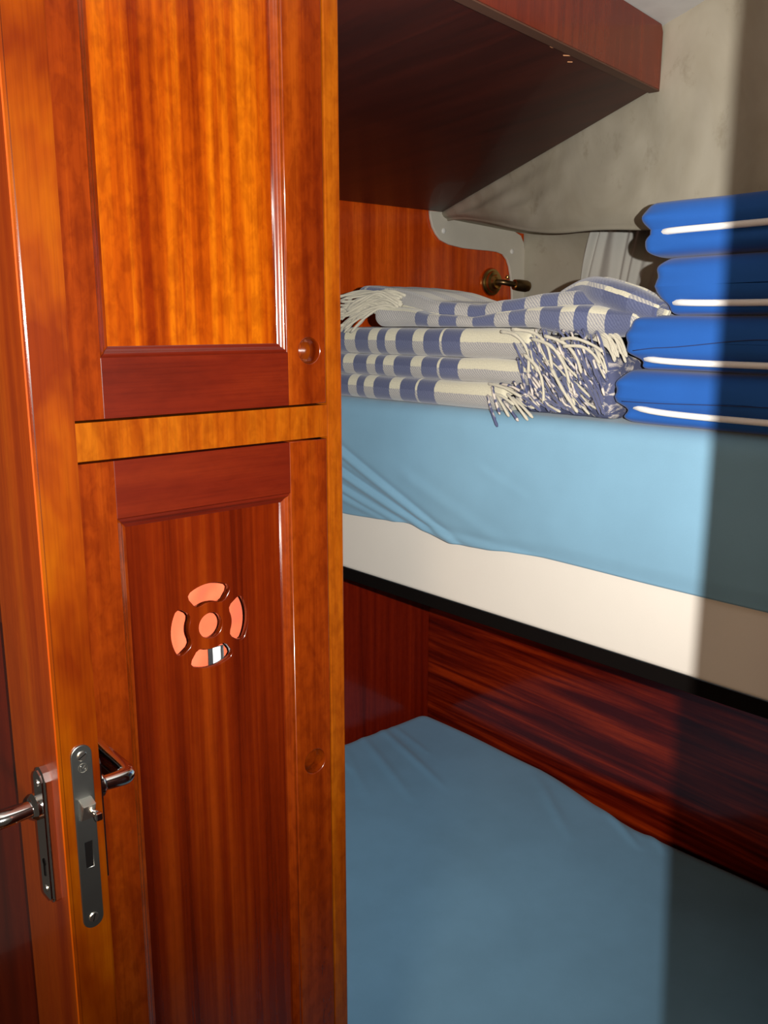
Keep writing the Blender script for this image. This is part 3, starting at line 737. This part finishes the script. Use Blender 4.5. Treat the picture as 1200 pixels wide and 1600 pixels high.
# long cream tassels curving over the layers
for (pth) in ([(.99, 1.536), (.955, 1.530), (.935, 1.505), (.930, 1.470)], [(.965, 1.540), (.925, 1.535), (.895, 1.515), (.880, 1.480)], [(.925, 1.525), (.885, 1.515), (.860, 1.488), (.848, 1.458)],
              [(.90, 1.53), (.865, 1.52), (.84, 1.50), (.825, 1.475)], [(.94, 1.50), (.91, 1.48), (.90, 1.45), (.897, 1.425)], [(.885, 1.48), (.86, 1.45), (.845, 1.43), (.83, 1.415)], [(.86, 1.515), (.83, 1.515), (.81, 1.505), (.795, 1.49)],
              [(.87, 1.525), (.84, 1.527), (.81, 1.518), (.79, 1.508)]):
    tassel(bl, [(BX - .012 + .006 * rnd.random(), y, z) for y, z in pth], .0030, 'cream_yarn')

b2 = bpy.data.objects.new('folded_blanket', None); C.objects.link(b2); b2.location = (1.24, 1.15, 1.542)
tag(b2, 'rumpled navy and cream plaid blanket, uppermost, its cream fringe beside the cabinet', 'blanket', 'plaid wool blankets')
top2 = [(.70, 1.572), (.78, 1.582), (.85, 1.590), (.92, 1.588), (1.0, 1.582), (1.08, 1.572), (1.18, 1.578), (1.26, 1.590), (1.34, 1.598), (1.42, 1.594), (1.66, 1.59)]
bot2 = [(.70, 1.535), (.80, 1.528), (.88, 1.532), (.95, 1.543), (1.66, 1.543)]
fold_slab('fold', 1.33, .745, 0, 0, BX + .010, .24, .28, b2, 11, topf=lambda y: interp(top2, y) - .012, botf=lambda y: interp(bot2, y), vo=.01, xff=lambda y: BX + .010 + .010 * nz(y * 7, 4) - .006 * sstep(.98, .85, y))
def topf3(y): return interp([(.73, 1.575), (.80, 1.595), (.86, 1.602), (.95, 1.598), (1.03, 1.588), (1.10, 1.582), (1.2, 1.590), (1.30, 1.612), (1.40, 1.624), (1.5, 1.62)], y)
fold_slab('fold', 1.42, .735, 0, 0, BX + .040, .20, .31, b2, 12, topf=topf3, botf=lambda y: interp(top2, y) - .02, vo=.03, xff=lambda y: BX + .040 + .012 * nz(y * 8, 9))
# rolled edge at the near end
rp = smooth_path([(1.245, .945, 1.590), (1.220, .88, 1.602), (1.195, .83, 1.596), (1.178, .765, 1.580), (1.168, .712, 1.566)], 12)
def roll(u, v):
    i = min(int(u * (len(rp) - 1)), len(rp) - 2); s = u * (len(rp) - 1) - i; p = rp[i].lerp(rp[i+1], s)
    r = .027 * (.55 + .45 * math.sin(min(1, u * 1.6 + .12) * math.pi / 2)) * (1 - .35 * sstep(.7, 1, u)) * (1 if u > 0 else .9)
    a = 2 * math.pi * v * 1.25 + 2.2; rr = r * (1 - .22 * v)
    d = (rp[i+1] - rp[i]).normalized(); sd = d.cross(Vector((0, 0, 1))).normalized(); q = sd.cross(d)
    return p + sd * rr * math.cos(a) + q * rr * math.sin(a) * .95
child(grid('rolled_edge', 50, 60, roll, M['plaid'], None, lambda u, v: (.135 + v * .14, u * .2 + .03), thick=.004), b2)
# cream fringe at the far (left) end: hank of threads flowing to the left and down
for i in range(46):
    s = rnd.random(); y0 = 1.315 + .05 * rnd.random(); z0_ = 1.565 + .045 * s
    x0_ = BX + .012 + .030 * s * rnd.random()
    drop = (.2 + .8 * rnd.random()) * (1.1 - s * .7)
    ye = y0 + .055 + .055 * rnd.random(); ze = z0_ - .055 * drop + .004
    ze = max(ze, 1.531)
    p = [(x0_ + .01, y0 - .04, z0_ - .005), (x0_, y0 - .01, z0_ + .003 + .008 * rnd.random()), (x0_ - .016 * rnd.random(), (y0 + ye) / 2 + .012 * (rnd.random() - .5), (z0_ + ze) / 2 + .022 * (rnd.random() - .3)), (x0_ - .004 - .024 * rnd.random(), ye, ze)]
    tassel(b2, p, .0028 + .0008 * rnd.random(), 'cream_yarn')
for i in range(14):
    y0 = .80 + .03 * rnd.random(); z0_ = 1.545 - .02 * i / 14
    p = [(BX + .03, y0 + .03, z0_), (BX + .02, y0, z0_ - .003), (BX + .015, y0 - .025, z0_ - .014), (BX + .012, y0 - .04, z0_ - .030 - .01 * rnd.random())]
    tassel(b2, p, .0026, 'cream_yarn')

# ============================================================ BRASS READING LAMP
lam = bpy.data.objects.new('reading_lamp', None); C.objects.link(lam); lam.location = (2.29, 2.03, 1.67)
tag(lam, 'small brass reading lamp screwed to the mahogany bulkhead above the blankets', 'lamp')
lc = (2.283, 2.040, 1.682)
child(lathe('wall_rose', [(.046, 0), (.046, .005), (.042, .011), (.036, .012), (.034, .020), (.024, .023), (.021, .032), (0, .033)], lc, (0, -1, 0), M['brass']), lam)
child(tube('arm', smooth_path([(2.283, 2.014, 1.682), (2.295, 1.99, 1.680), (2.33, 1.975, 1.674), (2.36, 1.975, 1.672)], 5), .009, M['bronze'], None, 12), lam)
child(lathe('lamp_head', [(.008, -.02), (.017, -.016), (.019, 0), (.019, .03), (.016, .040), (.011, .044), (.011, .038), (0, .036)], (2.345, 1.972, 1.672), (1, -.3, -.1), M['bronze']), lam)
child(lathe('switch_knob', [(.006, 0), (.006, .008), (.004, .011), (0, .012)], (2.300, 1.984, 1.692), (0, -.5, .9), M['brass']), lam)

# ============================================================ CURTAIN on the hull side
def curtain(u, v):
    ytop = 1.735 - u * 1.35; ybot = 1.80 - u * 1.42
    y = ytop + (ybot - ytop) * v ** .8; z = 1.832 - .43 * v + .004 * math.sin(u * 60)
    pl = math.exp(-u * 3.2)
    x = 2.425 - .010 - (.010 * math.sin(u * 200 + v * 1.5 + 7 * nz(u * 14, v * .6, 3)) + .008 * math.sin(u * 97 + 2)) * pl * (1 - .35 * v)
    return (x - .004, y, z)
cu_ = grid('curtain', 460, 30, curtain, M['curtain'], thick=.0012)
tag(cu_, 'gathered white curtain hanging on the hull side behind the blue cushions', 'curtain')
tr_ = tube('curtain_rail', [(2.405, 1.75, 1.838), (2.405, .35, 1.838)], .004, M['button'], None, 8)
tag(tr_, 'thin white rail carrying the curtain under the side deck', 'curtain rail')
# lining / ceiling snaps
ce = bpy.data.objects['ceiling']; 
button((1.364, .716, CEIL), (0, 0, -1), ce)
button((wx(.63), .63, 1.83), (-1, .5, 0), wr_)
